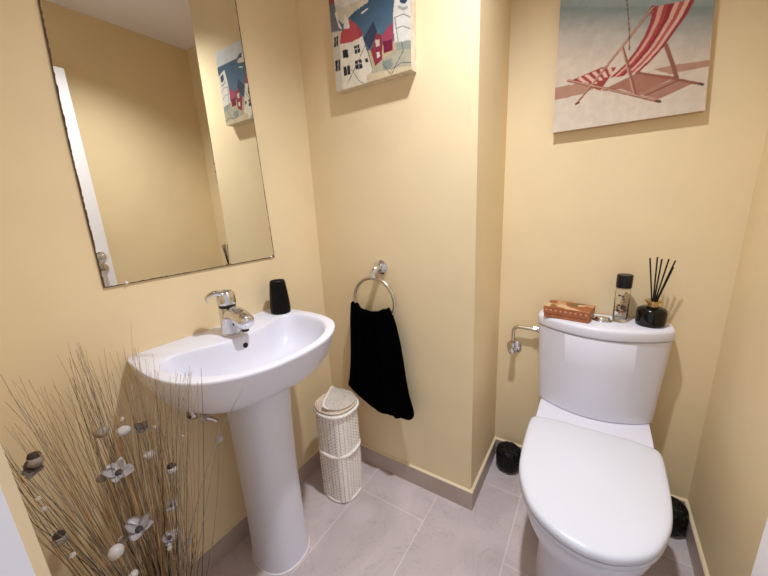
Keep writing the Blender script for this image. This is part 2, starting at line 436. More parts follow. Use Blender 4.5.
def braid(name, z, off, amp=.0042, r=.0042, turns=26):
    b = nb()
    for s in (0, PI):
        pts = []
        for (x, y, zz, t) in rsec(wick_r(z), 2.5, 240, z, off):
            a = turns * t / 1 + s
            d = amp * math.cos(a); pts.append((x + d * math.cos(t), y + d * math.sin(t), z + amp * math.sin(a)))
        tube(b, pts, r, 6, True)
    return finish(name, b, M['wicker'], root, angle=180)
braid('top_braid', .425, .004); braid('middle_braid', .235, .003); braid('base_braid', .007, .002, .003, .0032)
b = nb()
def lidrow(s, z, n=96): return [(bx + (x - bx) * s, by + (y - by) * s, z) for x, y, _, t in rsec(wick_r(.44), 2.3, n, z)]
for i in range(11):      # spiral of the lid
    s = 1.02 - i * .088
    tube(b, lidrow(s, .440 + .012 * (1 - s * s), 72), .0042, 6, True)
quad_loop(b, [lidrow(1.0, .436), lidrow(.99, .440), lidrow(.6, .4465), lidrow(.02, .450)], True, True, True)
lidm = finish('lid', b, M['wickerb'], root, angle=180)
b = nb(); NU, NV = 40, 60; rg = wick_r(.44)
# raised flap: covers the right part of the lid, humped up along its free edge
u0 = Vector((.55, .83, 0)).normalized(); 
fd = Vector((.86, .50, 0)).normalized(); fs = Vector((-fd.y, fd.x, 0)); rows = []
for i in range(NU + 1):
    s = i / NU; row = []
    for j in range(NV + 1):
        v = -1 + 2 * j / NV
        e0 = max(-.30 + .10 * v - .10 * v * v, -math.sqrt(max(0, 1 - (v * .985) ** 2)))           # free edge position along fd
        half = math.sqrt(max(0, 1.03 ** 2 - min(1.0, v * v) * .999)) if True else 0
        a0 = e0; a1 = max(math.sqrt(max(0, 1 - (v * .985) ** 2)) * 1.04, a0 + .02)
        aa = a0 + (a1 - a0) * s
        z = .453 + .034 * (1 - v * v) ** .7 * (1 - s) ** .9 + .004 * (1 - s)
        z += .0013 * math.cos(j * PI / 2) * math.cos(i * PI / 2)
        q = Vector((bx, by, z)) + fd * (aa * rg) + fs * (v * .985 * rg)
        row.append(q)
    rows.append(row)
vsf = quad_loop(b, rows, False)
bmesh.ops.solidify(b, geom=list(b.faces), thickness=.004)
for f in b.faces:
    if random.random() < .14: f.material_index = 1
flap = finish('lid_flap', b, [M['wicker'], M['wickerb']], root, angle=180)
b = nb(); tube(b, [q + Vector((0, 0, .001)) for q in rows[0]], .0034, 6); finish('flap_edge', b, M['wicker'], flap, angle=180)

# ------------------------------------------------------------------ towel ring and towel
rx, rz = .334, .990
root = thing('towel_ring', 'chrome towel ring fixed to the cream wall beside the basin', 'towel ring', (rx, 0, rz))
b = nb(); lathe(b, [(.030, .0005), (.030, .007), (.025, .011), (.021, .015), (.015, .016), (.014, .022)], (rx, 0, rz), 32, Vector((0, -1, 0))); finish('rosette', b, M['chrome'], root)
b = nb(); pth = smooth_path([(rx, -.016, rz), (rx - .001, -.034, rz - .001), (rx - .005, -.046, rz - .011), (rx - .008, -.050, rz - .026)], 6)
tube(b, pth, [.0128] * len(pth), 16)
lathe(b, [(.002, -.014), (.010, -.012), (.012, 0), (.010, .012), (.002, .014)], (rx - .008, -.050, rz - .031), 16, Vector((1, 0, 0)))
finish('arm', b, M['chrome'], root, angle=70)
RR = .097; rcx, rcz = rx - .009, rz - .036 - RR
b = nb(); tube(b, [(rcx + RR * math.sin(2 * PI * i / 96), -.050, rcz + RR * math.cos(2 * PI * i / 96)) for i in range(96)], .0076, 14, True)
finish('ring', b, M['satin'], root, angle=180)
# towel: a bunched cloth through the ring, two layers
tow = [(.822, .208, .402), (.80, .204, .417), (.76, .198, .432), (.70, .194, .446), (.62, .188, .458), (.55, .180, .466), (.48, .168, .478), (.44, .157, .490), (.415, .19, .497), (.395, .232, .497), (.375, .28, .488), (.362, .325, .468)]
def edge_at(z, k):
    for a_, b_ in zip(tow, tow[1:]):
        if a_[0] >= z >= b_[0]:
            t = (a_[0] - z) / (a_[0] - b_[0]); return a_[k] + (b_[k] - a_[k]) * t
    return tow[-1][k] if z < tow[-1][0] else tow[0][k]
def top_z(u):   # the cloth's upper hem: high at both shoulders, a dip between
    return .822 + .026 * math.exp(-((u - .10) / .13) ** 2) + .018 * math.exp(-((u - .97) / .16) ** 2) - .012 * math.exp(-((u - .5) / .2) ** 2) + .003 * math.sin(u * 40)
b = nb(); NU, NV = 64, 60
def layer(front):
    rows = []
    for j in range(NV + 1):
        v = j / NV; row = []
        zz = .822 + (.362 - .822) * v
        l, r_ = edge_at(zz, 1), edge_at(zz, 2)
        for i in range(NU + 1):
            u = i / NU
            x = l + (r_ - l) * u
            z = zz + (top_z(u) - .822) * (1 - v) ** 6
            fold = .010 * math.sin(u * 15 + 1.2 * v) * (1 - .45 * v) + .005 * math.sin(u * 31 + 2)
            th = math.sin(PI * min(max(u, 0), 1)) ** .45
            topr = min(1, v / .05) ** .5 if v < .05 else 1
            botr = min(1, (1 - v) / .03) ** .5
            hw = .021 * th * (.35 + .65 * topr) * max(botr, .05)
            y = -.056 + ((-hw + fold * th) if front else (hw * .8 + fold * .3 * th))
            row.append(Vector((x, min(y, -.006), z)))
        rows.append(row)
    return rows
F = layer(True); Bk = layer(False)
loops = [fr + list(reversed(bk)) for fr, bk in zip(F, Bk)]
quad_loop(b, loops, True, True, True)
bmesh.ops.remove_doubles(b, verts=b.verts, dist=.0002)
o = finish('hand_towel', b, M['towel'], None, base=(.33, -.056, .34), angle=180)
tag(o, 'black hand towel draped through the chrome towel ring', 'towel')

# ------------------------------------------------------------------ canvas prints
def inpoly(x, y, P):
    c_ = False; n = len(P)
    for i in range(n):
        x1, y1 = P[i]; x2, y2 = P[i - 1]
        if (y1 > y) != (y2 > y) and x < (x2 - x1) * (y - y1) / (y2 - y1) + x1: c_ = not c_
    return c_
def near_line(x, y, P, w):
    for (x1, y1), (x2, y2) in zip(P, P[1:]):
        dx_, dy_ = x2 - x1, y2 - y1; L2 = dx_ * dx_ + dy_ * dy_
        t = max(0, min(1, ((x - x1) * dx_ + (y - y1) * dy_) / L2)) if L2 else 0
        if (x - x1 - t * dx_) ** 2 + (y - y1 - t * dy_) ** 2 < w * w: return True
    return False
def canvas(name, label, corners, ywall, thick, n, shapes, bgfun, sidem, pname):
    """corners bl br tr tl as (x, z)"""
    bl, br_, tr, tl = [Vector((x, 0, z)) for x, z in corners]
    root = thing(name, label, 'picture', ((bl.x + br_.x) / 2, ywall, bl.z))
    yf = ywall - thick; b = nb()
    lay = b.verts.layers.float_color.new('print')
    V = []
    for j in range(n + 1):
        row = []
        for i in range(n + 1):
            u, v = i / n, j / n
            q = bl.lerp(br_, u).lerp(tl.lerp(tr, u), v); q.y = yf - .0006
            vt = b.verts.new(q); c_ = bgfun(u, v, q)
            for kind, col, P, *w in shapes:
                hit = inpoly(q.x, q.z, P) if kind == 'p' else near_line(q.x, q.z, P, w[0])
                if hit: c_ = col
            vt[lay] = (*lin(c_), 1); row.append(vt)
        V.append(row)
    for j in range(n):
        for i in range(n): b.faces.new((V[j][i], V[j][i + 1], V[j + 1][i + 1], V[j + 1][i]))
    finish('printed_picture', b, print_mat(pname), root, angle=180)
    b = nb()
    q = [bl, br_, tr, tl]
    quad_loop(b, [[Vector((p_.x, yf, p_.z)) for p_ in q], [Vector((p_.x, ywall - .001, p_.z)) for p_ in q]], True, True, True)
    finish('canvas_edge', b, sidem, root, smooth=False)
    return root
def mix(a, c_, t):
    a = [int(a[i:i+2], 16) / 255 for i in (1, 3, 5)]; c_ = [int(c_[i:i+2], 16) / 255 for i in (1, 3, 5)]
    t = max(0, min(1, t)); return tuple(x + (y - x) * t for x, y in zip(a, c_))
def S1(pts):   # harbour print: points read off the photograph, on the canvas plane
    out = []
    for a_, b_ in pts:
        q = at(320 + a_ / 5.76, b_ / 5.76, 1, -.0356); out.append((q.x, q.z))
    return out
def hx(h): return tuple(int(h[i:i+2], 16) / 255 for i in (1, 3, 5))
sh = []
def Pg(col, pts, S): sh.append(('p', hx(col), S(pts)))
def Ln(col, pts, w, S): sh.append(('l', hx(col), S(pts), w))
Pg('#4a5d78', [(170, 40), (300, -25), (250, -40), (120, 10)], S1)
Pg('#e8e2d8', [(60, -60), (230, -20), (225, 25), (150, 55), (95, 30), (55, 0)], S1)
Pg('#d9cdb8', [(85, 60), (180, 20), (275, -15), (280, 10), (200, 65), (130, 140), (90, 95)], S1)
Pg('#e9e4da', [(235, 75), (275, 45), (280, 50), (240, 82)], S1)
Pg('#777a85', [(40, -20), (78, -10), (95, 90), (128, 180), (60, 192)], S1)
Pg('#9a5250', [(48, -40), (80, -40), (82, 20), (55, 30)], S1)
Pg('#cfc6b4', [(52, 190), (125, 175), (135, 530), (90, 540)], S1)
Pg('#e9dfcc', [(113, 245), (243, 205), (300, 395), (272, 482), (130, 515)], S1)
Pg('#bf5258', [(165, 108), (205, 135), (247, 188), (240, 212), (180, 243), (114, 255), (120, 190), (140, 160)], S1)
Pg('#a3454f', [(205, 135), (247, 188), (240, 212), (225, 218), (215, 170)], S1)
Pg('#ece6da', [(138, 75), (162, 108), (172, 162), (136, 168)], S1)
Pg('#efe9de', [(95, 60), (105, 120), (130, 170), (110, 160), (85, 80)], S1)
Pg('#3a4358', [(248, 225), (290, 150), (305, 120), (328, 175), (322, 215), (298, 262), (285, 285)], S1)
Pg('#963a4a', [(302, 275), (322, 190), (356, 203), (360, 340), (318, 382), (290, 285)], S1)
Pg('#d7c9bb', [(318, 232), (342, 225), (345, 262), (322, 270)], S1)
Pg('#e8dccf', [(325, 305), (342, 298), (346, 325), (330, 336)], S1)
Pg('#b04a63', [(358, 205), (392, 155), (420, 128), (420, 292), (368, 308)], S1)
Pg('#7b2440', [(362, 240), (415, 225), (415, 290), (368, 306)], S1)
Pg('#e6e1d8', [(420, 85), (436, -60), (530, -60), (530, 235), (428, 242)], S1)
Pg('#33405e', [(458, -40), (500, -40), (500, 12), (480, 22), (458, 14)], S1)
Pg('#a9a79f', [(450, 30), (480, 42), (505, 32), (505, 50), (480, 60), (450, 48)], S1)
Pg('#b9b29c', [(360, 345), (425, 290), (530, 280), (530, 400), (268, 486), (300, 400)], S1)
Pg('#8f9a8d', [(360, 355), (410, 335), (420, 370), (390, 425), (365, 395)], S1)
Pg('#9aa096', [(435, 250), (520, 228), (525, 280), (440, 290)], S1)
Pg('#d8c6a4', [(270, 430), (420, 395), (525, 380), (525, 405), (270, 490)], S1)
for P_ in ([(82, 215), (104, 205), (104, 268), (82, 275)], [(88, 350), (116, 342), (116, 405), (90, 412)], [(130, 290), (158, 283), (166, 330), (134, 336)], [(196, 265), (226, 255), (232, 300), (200, 312)], [(134, 385), (172, 376), (176, 428), (140, 438)], [(200, 350), (238, 340), (246, 392), (206, 402)], [(258, 340), (275, 335), (278, 355), (262, 360)]):
    Pg('#2d2d36', P_, S1)
for P_ in ([(213, 256), (216, 310)], [(196, 284), (230, 276)], [(219, 340), (226, 400)], [(200, 372), (244, 362)], [(153, 378), (158, 434)], [(104, 340), (104, 412)], [(93, 205), (93, 275)]):
    Ln('#d9d1c2', P_, .0012, S1)
for P_ in ([(160, 480), (230, 330), (290, 190)], [(180, 400), (230, 470), (290, 500)], [(430, 100), (480, 80), (525, 100)], [(440, 165), (480, 150), (525, 168)], [(360, 365), (410, 430), (480, 290), (470, 240)], [(430, 100), (450, 240)], [(410, 400), (470, 360), (525, 360)], [(300, 220), (270, 270), (300, 390)]):
    Ln('#565a62', P_, .0011, S1)
def bg1(u, v, q):
    if v > .80: return mix('#cfd3d6', '#dcdcdd', (v - .8) / .2)
    return mix('#587489', '#415b74', (v - .45) / .3) if v > .3 else mix('#cbb894', '#587489', 0)
canvas('canvas_print', 'small square canvas print of harbour houses with a red roof above the towel ring', [(.200, 1.645), (.512, 1.645), (.516, 1.955), (.194, 1.955)], 0, .035, 150, sh, bg1, M['canvasside'], 'harbour_print')

sh = []
def S2(pts):
    out = []
    for a_, b_ in pts:
        q = at(530 + a_ / 3.2, b_ / 3.2, 1, Y2 - .0306); out.append((q.x, q.z))
    return out
# shadow cast on the painted sand, then the painted chair
Pg('#b38873', [(60, 285), (130, 272), (235, 250), (240, 268), (170, 300), (75, 322)], S2)
Pg('#b38873', [(395, 222), (480, 205), (600, 188), (600, 208), (500, 225), (450, 238)], S2)
Pg('#a5705c', [(225, 292), (345, 232), (470, 245), (420, 268), (350, 305), (290, 285)], S2)
Pg('#a87a66', [(345, 300), (455, 255), (520, 268), (410, 318)], S2)
Lc = [(395, 22), (385, 70), (365, 118), (338, 162), (300, 210), (255, 250), (190, 275), (130, 258)]
Rc = [(560, -40), (515, 30), (470, 95), (435, 145), (395, 190), (350, 232), (300, 268), (225, 292)]
Rc2 = [(530, -5), (500, 50), (462, 102), (430, 148), (390, 192), (345, 235), (285, 265), (222, 285)]
cols = ['#9c3b3a', '#d39a8a', '#a8443f', '#8f2f33', '#d9a898', '#b35a50', '#dcae9c', '#963638']
NS = 8
for k in range(NS):
    t0, t1 = k / NS, (k + 1) / NS
    A_ = [(l[0] + (r_[0] - l[0]) * t0, l[1] + (r_[1] - l[1]) * t0) for l, r_ in zip(Lc[:6], Rc2[:6])]
    B_ = [(l[0] + (r_[0] - l[0]) * t1, l[1] + (r_[1] - l[1]) * t1) for l, r_ in zip(Lc[:6], Rc2[:6])]
    Pg(cols[k], A_ + list(reversed(B_)), S2)
foot = [[(130, 258), (232, 214), (276, 216), (225, 290)]]
Pg('#9c3f3c', foot[0], S2)
for k in range(5):
    a_ = (150 + k * 24, 250 - k * 9); b_ = (190 + k * 16, 278 - k * 10)
    Pg('#dfb8a8', [a_, (a_[0] + 12, a_[1] - 4), (b_[0] + 12, b_[1] - 2), b_], S2)
Ln('#6f3a30', [(392, 22), (388, 30), (385, 40)], .004, S2)
for P_, w in (([(395, 22), (295, 150), (150, 330)], .0036), ([(295, 150), (318, 225), (337, 306)], .0040), ([(122, 258), (250, 285), (415, 325)], .0040), ([(435, 145), (455, 200), (470, 250)], .0050), ([(345, 233), (450, 250), (552, 270)], .0034), ([(370, 305), (480, 255)], .0028)):
    Ln('#8f5a48', P_, w, S2)
for P_, w in (([(393, 24), (293, 152), (149, 328)], .0016), ([(293, 150), (333, 304)], .0016), ([(122, 256), (412, 322)], .0016)):
    Ln('#c79b82', P_, w, S2)
Ln('#7a4a3c', [(310, 0), (318, 90), (318, 160)], .0014, S2)
Ln('#5b5f5c', [(312, -40), (310, 0)], .0014, S2)
for a_, b_ in (((405, 322), (416, 326)), ((543, 268), (553, 271)), ((147, 333), (156, 328))): Ln('#5e4136', [a_, b_], .0034, S2)
def bg2(u, v, q):
    s = v + .28 * u - .02
    if s > .93: return mix('#8f9b97', '#a8b0aa', (s - .93) / .2)
    if s > .74: return mix('#b9b0a4', '#87918c', (s - .74) / .17)
    if s > .55: return mix('#d3c2b0', '#b9b0a4', (s - .55) / .19)
    return mix('#dccfc0', '#d3c2b0', s / .55)
canvas('canvas_print', 'larger canvas print of a red striped deckchair on sand, above the toilet', [(.887, 1.456), (1.291, 1.456), (1.266, 1.856), (.883, 1.866)], Y2, .03, 200, sh, bg2, M['canvasside2'], 'deckchair_print')

# ------------------------------------------------------------------ toilet
TX = 1.098
root = thing('toilet', 'white close-coupled ceramic toilet with lid down against the back wall', 'toilet', (TX, .05, 0))
lidh = cr([(.112, 0), (.111, .08), (.106, .152), (.094, .180), (.06, .188), (-.04, .1875), (-.12, .184), (-.19, .175), (-.25, .156), (-.30, .129), (-.335, .092), (-.359, .047), (-.368, 0)], 8)
def yo(half, n=112):
    h = [Vector((d, y, 0)) for y, d in half]
    return resample(h + [Vector((-q.x, q.y, 0)) for q in reversed(h[1:-1])], n)
LIDO = yo(lidh)
def ringT(pts, s, z, py, dome=0): return [Vector((TX + q.x * s, py + (q.y - py) * s, z)) for q in pts]
# pan
topo = yo(cr([(.345, 0), (.345, .09), (.342, .160), (.325, .176), (.25, .178), (.16, .178), (.06, .179), (-.04, .178), (-.12, .174), (-.19, .165), (-.25, .147), (-.30, .121), (-.335, .086), (-.358, .044), (-.366, 0)], 6), 112)
boto = yo(cr([(.30, 0), (.30, .04), (.30, .085), (.285, .105), (.22, .112), (.15, .113), (.08, .114), (.0, .116), (-.06, .116), (-.11, .110), (-.155, .096), (-.19, .074), (-.212, .048), (-.225, .022), (-.228, 0)], 6), 112)
b = nb(); rings = []
for z, t, e in ((0, 1, 1.04), (.02, 1, 1.03), (.05, 1, 1.), (.12, .98, 1), (.18, .88, 1), (.23, .70, 1), (.27, .50, 1), (.31, .30, 1), (.34, .17, 1), (.37, .07, 1), (.39, .02, 1), (.40, 0, 1), (.406, 0, .985), (.407, 0, .9), (.407, 0, .5), (.407, 0, .02)):
    rr = []
    for a_, c_ in zip(topo, boto):
        q = a_.lerp(c_, t); s = e
        yy = .05 + (q.y - .05) * s
        up = max(0, min(1, (yy - .10) / .06)); up = up * up * (3 - 2 * up)
        rr.append(Vector((TX + q.x * s, yy, z + (.018 * up if z > .36 else .018 * up * z / .36))))
    rings.append(rr)
quad_loop(b, rings, True, True, True)
finish('pan', b, M['ceramic'], root, angle=60)
b = nb(); quad_loop(b, [ringT(LIDO, s, z, -.1) for s, z in ((.9, .4075), (.985, .4075), (.995, .411), (.997, .417), (.99, .4205), (.9, .421))], True, True, True)
finish('seat', b, M['lid'], root, angle=60)
b = nb(); quad_loop(b, [ringT(LIDO, s, z, -.1) for s, z in ((.9, .4225), (.985, .4225), (.998, .426), (1.003, .432), (1.0, .439), (.988, .4445), (.965, .4475), (.90, .450), (.7, .4525), (.4, .454), (.05, .4545))], True, True, True)
finish('lid', b, M['lid'], root, angle=70)
for s in (-1, 1):
    b = nb(); lathe(b, [(.005, -.018), (.0065, -.016), (.0065, .016), (.005, .018)], (TX + s * .085, .120, .4315), 18, Vector((1, 0, 0))); finish('hinge', b, M['lid'], root)
# cistern
def tank(hw, yc, ym, z, n=96, yb=.354, rc=.028):
    """hw half width, yc corner y, ym front middle y"""
    h = [(yb, 0), (yb, hw * .5), (yb, hw - .012), (yb - .012, hw - .001)]
    h += [(yc + .03, hw), (yc + .008, hw - .003), (yc - .006, hw - .014)]
    for k in range(1, 13):
        t = k / 12; xx = (hw - .014) * (1 - t); h.append((ym + (yc - .006 - ym) * (xx / (hw - .014)) ** 2, xx))
    return [Vector((TX - .002 + q.x, q.y, z)) for q in yo(h, n)]
ZS = .742
b = nb(); rings = []
for t, z, s in ((0, .426, .97), (0, .4285, 1), (.1, .46, 1), (.3, .53, 1), (.6, .62, 1), (1, ZS - .001, 1), (1, ZS, .995), (1, ZS, .96), (1, ZS + .003, .955), (1, ZS + .0036, .955)):
    hw = (.190 + .0175 * t) * (s if s < 1 else 1)
    rings.append(tank(hw, .272 + .004 * t + (1 - s) * .2, .202 - .010 * t + (1 - s) * .2, z))
quad_loop(b, rings, True, True, True)
cis = finish('cistern', b, M['ceramic'], root, angle=50)
b = nb()
quad_loop(b, [tank(hw, yc, ym, z) for hw, yc, ym, z in ((0.1985, .286, .204, ZS + .0035), (0.2080, .2755, .1915, ZS + .0035), (0.2095, .2735, .189, ZS + .005), (0.2100, .273, .188, ZS + .008), (0.2100, .273, .188, ZS + .031), (0.2090, .2745, .1895, ZS + .037), (0.2045, .279, .195, ZS + .0415), (0.1945, .287, .205, ZS + .0435), (.10, .31, .26, ZS + .044))], True, True, True)
finish('cistern_lid', b, M['ceramic'], root, angle=60)
ZL = ZS + .0440
b = nb(); 
def ell(rx_, ry_, z): return [Vector((1.100 + rx_ * math.cos(2 * PI * i / 40), .287 + ry_ * math.sin(2 * PI * i / 40), z)) for i in range(40)]
quad_loop(b, [ell(.029, .021, ZL - .003), ell(.029, .021, ZL + .002), ell(.027, .019, ZL + .004), ell(.024, .0165, ZL + .004)], True, False, False)
quad_loop(b, [ell(.0235, .016, ZL - .002), ell(.0235, .016, ZL + .0075), ell(.020, .0135, ZL + .0115), ell(.010, .006, ZL + .0130)], True, True, True)
finish('flush_button', b, M['chrome'], root, angle=50)
b = nb(); quad_loop(b, [ell(.0315, .0235, ZL - .003), ell(.0315, .0235, ZL + .0008), ell(.0285, .0205, ZL + .0012)], True); finish('button_gap', b, M['dark'], root)  # near-black ring paints in the shaded gap around the button

# water supply of the toilet
vx, vz = .788, .590
root = thing('angle_valve', 'chrome stop valve with bent supply pipe on the wall left of the toilet cistern', 'valve', (vx, Y2, vz))
b = nb(); lathe(b, [(.031, .0005), (.031, .004), (.022, .012), (.012, .014)], (vx, Y2, vz), 28, Vector((0, -1, 0))); finish('rosette', b, M['chrome'], root)
b = nb(); lathe(b, [(.0105, .010), (.0105, .045), (.013, .046), (.013, .056)], (vx, Y2, vz), 20, Vector((0, -1, 0))); tube(b, [(vx, Y2 - .035, vz), (vx, Y2 - .035, vz + .035)], .010, 16); finish('valve_body', b, M['chrome'], root)
b = nb(); lathe(b, [(.011, .052), (.0135, .054), (.0145, .060), (.012, .066), (.004, .068)], (vx, Y2, vz), 8, Vector((0, -1, 0))); finish('valve_handle', b, M['chrome'], root, smooth=False)
b = nb(); yv = Y2 - .035
pp = [(vx, yv, vz + .028), (vx, yv, vz + .075)] + [(vx + .022 - .022 * math.cos(a), yv, vz + .085 + .022 * math.sin(a)) for a in [k * PI / 16 for k in range(9)]] + [(vx + .075, yv, vz + .107), (.884, yv, vz + .108)]
tube(b, pp, .0075, 14); finish('pipe', b, M['satin'], root, angle=80)
b = nb(); lathe(b, [(.009, 0), (.0115, .001), (.0115, .013), (.009, .014)], (.866, yv, vz + .108), 6, Vector((1, 0, 0))); lathe(b, [(.012, .016), (.014, .018), (.014, .026), (.010, .028)], (.866, yv, vz + .108), 18, Vector((1, 0, 0))); finish('nut', b, M['satin'], root, smooth=False)
b = nb(); lathe(b, [(.0095, 0), (.0115, .001), (.0115, .012), (.0095, .013)], (vx, yv, vz + .030), 6); finish('nut', b, M['satin'], root, smooth=False)

# ------------------------------------------------------------------ things on the cistern
# card box
root = thing('keepsake_box', 'small copper-brown patterned card box on the left of the cistern lid', 'box', (.985, .29, ZL))
ang = -.165; O_ = Vector((.911, .249, 0))
def bq(u, v, z): return (O_.x + u * math.cos(ang) - v * math.sin(ang), O_.y + u * math.sin(ang) + v * math.cos(ang), ZL + z)
def obox(b, u0, v0, z0, u1, v1, z1, mi=0, topmi=None):
    vs = [b.verts.new(bq(*p)) for p in ((u0, v0, z0), (u1, v0, z0), (u1, v1, z0), (u0, v1, z0), (u0, v0, z1), (u1, v0, z1), (u1, v1, z1), (u0, v1, z1))]
    for k, f in enumerate(((3, 2, 1, 0), (4, 5, 6, 7), (0, 1, 5, 4), (1, 2, 6, 5), (2, 3, 7, 6), (3, 0, 4, 7))):
        ff = b.faces.new([vs[i] for i in f]); ff.material_index = topmi if (topmi is not None and k == 1) else mi
W_, D_ = .148, .096
b = nb(); obox(b, 0, 0, .0004, W_, D_, .024); finish('box_body', b, M['card'], root, smooth=False)
b = nb(); obox(b, -.002, -.002, .0165, W_ + .002, D_ + .002, .042, 0, 1); lidb = finish('box_lid', b, [M['card'], M['cardtop']], root, smooth=False)
dotm = mat('pale_pink_dot', '#c99478', .5)
for k in range(9):
    u = .008 + k * .0165
    b = nb(); lathe(b, [(.0038, 0), (.0030, .0012), (.0006, .0016)], bq(u, -.002, .029), 10, Vector((math.sin(ang), -math.cos(ang), 0)))
    finish('dot', b, dotm, lidb)
# perfume bottle
pc = Vector((1.151, .300, ZL))
root = thing('perfume_bottle', 'slim clear glass bottle with dried flowers and black cap on the cistern lid', 'bottle', pc)
b = nb(); lathe(b, [(.0205, .0003), (.0222, .002), (.0222, .118), (.0205, .122), (.012, .124), (.012, .128), (.0112, .128), (.0112, .1235), (.0200, .1205), (.0211, .117), (.0211, .016), (.019, .012), (.004, .011)], pc, 36)
finish('glass_body', b, M['glass'], root)
flw = [mat('dried_flower_brown', '#5a3a20', .7), mat('dried_flower_orange', '#b8793f', .7), mat('dried_flower_dark', '#2a1d16', .7)]
for k in range(30):
    a_ = random.uniform(0, 2 * PI); zf = random.choice([random.uniform(.028, .055), random.uniform(.03, .108)]); r_ = random.uniform(.008, .0145)
    b = nb(); c_ = pc + Vector((r_ * math.cos(a_), r_ * math.sin(a_), zf)); s_ = random.uniform(.0028, .0058) * (1.25 if zf < .05 else 1)
    ax = Vector((random.uniform(-1, 1), random.uniform(-1, 1), random.uniform(-1, 1)))
    lathe(b, [(s_ * .2, -s_ * .5), (s_, -s_ * .15), (s_ * .9, s_ * .2), (s_ * .2, s_ * .5)], c_, 7, ax); finish('dried_flower', b, flw[k % 3], root)
b = nb(); lathe(b, [(.0225, .1245), (.0235, .126), (.0235, .168), (.0222, .1705), (.004, .171)], pc, 36); finish('cap', b, M['cap'], root)
# reed diffuser
dc = Vector((1.237, .302, ZL))
root = thing('reed_diffuser', 'squat black glass reed diffuser with gold collar and black reeds on the cistern lid', 'diffuser', dc)
b = nb(); lathe(b, [(.036, .0003), (.041, .003), (.0425, .010), (.0425, .048), (.040, .056), (.032, .062), (.019, .065), (.018, .067)], dc, 40); finish('bottle', b, M['blackglass'], root)
b = nb(); lathe(b, [(.0165, .066), (.0165, .082), (.0235, .0825), (.0240, .085), (.0235, .0875), (.009, .088), (.009, .074)], dc, 36, cap1=False); finish('collar', b, M['gold'], root)
for px, py in ((650, 258), (657.5, 257), (662, 259), (669, 259), (675.5, 260.5), (673.5, 267)):
    q = at(px, py, 1, .300 + random.uniform(-.012, .008))
    base = dc + Vector(((dc.x - q.x) * .18, random.uniform(-.006, .006), .02)); 
    b = nb(); tube(b, [base, q], .0022, 8); finish('reed', b, M['reed'], root)

# ------------------------------------------------------------------ black pots either side of the toilet
def crumple(b, amt):
    for v in b.verts:
        v.co += Vector((random.uniform(-amt, amt), random.uniform(-amt, amt), random.uniform(-amt, amt)))
for (x, y, lab) in ((.801, .297, 'small black crinkled round pot on the floor left of the toilet'), (1.372, .292, 'small black crinkled round pot on the floor between the toilet and right wall')):
    b = nb(); lathe(b, [(.030, .002), (.044, .010), (.053, .026), (.056, .05), (.056, .085), (.052, .102), (.042, .109), (.03, .111), (.01, .110)], (x, y, 0), 40); crumple(b, .0016)
    for v in b.verts: v.co.z = max(v.co.z, .0005)
    o = finish('black_pot', b, M['pot'], None, base=(x, y, 0), angle=180); tag(o, lab, 'pot', 'black pots beside the toilet')

# ------------------------------------------------------------------ dried grass arrangement
P0 = Vector((.22, -.892, .002))
root = thing('dried_grass_arrangement', 'tall bunch of dried brown grass stems with silvery pods, left of the basin', 'dried flowers', P0)
def stem_path(tip, bend=.12, n=9, base=None):
    p0 = base if base is not None else P0 + Vector((random.uniform(-.022, .022), random.uniform(-.022, .022), 0))
    d = tip - p0; ctrl = p0 + d * .55 + Vector((0, 0, bend * d.length)) + Vector((random.uniform(-.04, .04), random.uniform(-.05, .05), 0))
    out = []
    for i in range(n + 1):
        t = i / n; q = p0 * (1 - t) ** 2 + ctrl * (2 * t * (1 - t)) + tip * t * t
        q.x = max(q.x, .012); q.y = max(q.y, YF + .012)
        if q.x < .47 and q.z > .66: q.y = min(q.y, -.815)      # keeps clear of the basin
        out.append(q)
    return out
def add_stem(b, tip, r, bend, mi=0, base=None):
    p = stem_path(tip, bend, base=base); n = len(p)
    tube(b, p, [r * (1 - .72 * i / (n - 1)) for i in range(n)], 5, mi=mi)
tips = []
def front_of_basin(px, py, d):
    q = at(px, py, 0, d)
    while q.z > .62 and q.y > -.822 and d < .62:
        d += .01; q = at(px, py, 0, d)
    return q
def clump(n, x0, x1, y0, y1, d0=.05, d1=.27, bend=(-.03, .15)):
    for _ in range(n):
        tips.append((front_of_basin(random.uniform(x0, x1), random.uniform(y0, y1), random.uniform(d0, d1)), random.uniform(*bend)))
clump(22, 0, 30, 372, 470, .08, .3, (-.02, .10))
clump(16, -4, 8, 440, 520, .1, .3, (.0, .05))
clump(14, 20, 60, 375, 440)
clump(26, 62, 100, 345, 400, .03, .2)
clump(12, 66, 82, 342, 362, .03, .14)
clump(24, 100, 150, 346, 400, .04, .22)
clump(26, 125, 165, 345, 410, .06, .3)
clump(18, 162, 202, 366, 400, .18, .32)
clump(22, 100, 180, 400, 470, .1, .32)
tips += [(front_of_basin(px, py, d), b_) for px, py, d, b_ in ((131, 322, .08, .05), (220, 425, .2, .10), (201, 368, .3, .06), (80, 345, .1, .06), (57, 354, .05, .05), (185, 372, .3, .1), (243, 388, .3, .14))]
random.shuffle(tips)
smats = [M['stem1'], M['stem2'], M['stem3']]
for k, (tip, bend) in enumerate(tips[:92]):
    b = nb(); add_stem(b, tip, random.uniform(.0009, .0016), bend)
    finish('stem', b, random.choices(smats, (5, 4, 1))[0], root, angle=180)
b = nb()
for tip, bend in tips[92:]: add_stem(b, tip, random.uniform(.0008, .0014), bend, random.choices((0, 1, 2), (4, 4, 2))[0])
for _ in range(70):          # short dark stalks at the foot
    a_ = random.uniform(0, 2 * PI); r_ = random.uniform(.01, .09); hgt = random.uniform(.2, .48)
    add_stem(b, P0 + Vector((max(r_ * math.cos(a_), -.1), r_ * 1.5 * math.sin(a_), hgt)), random.uniform(.0016, .0026), .03, 2)
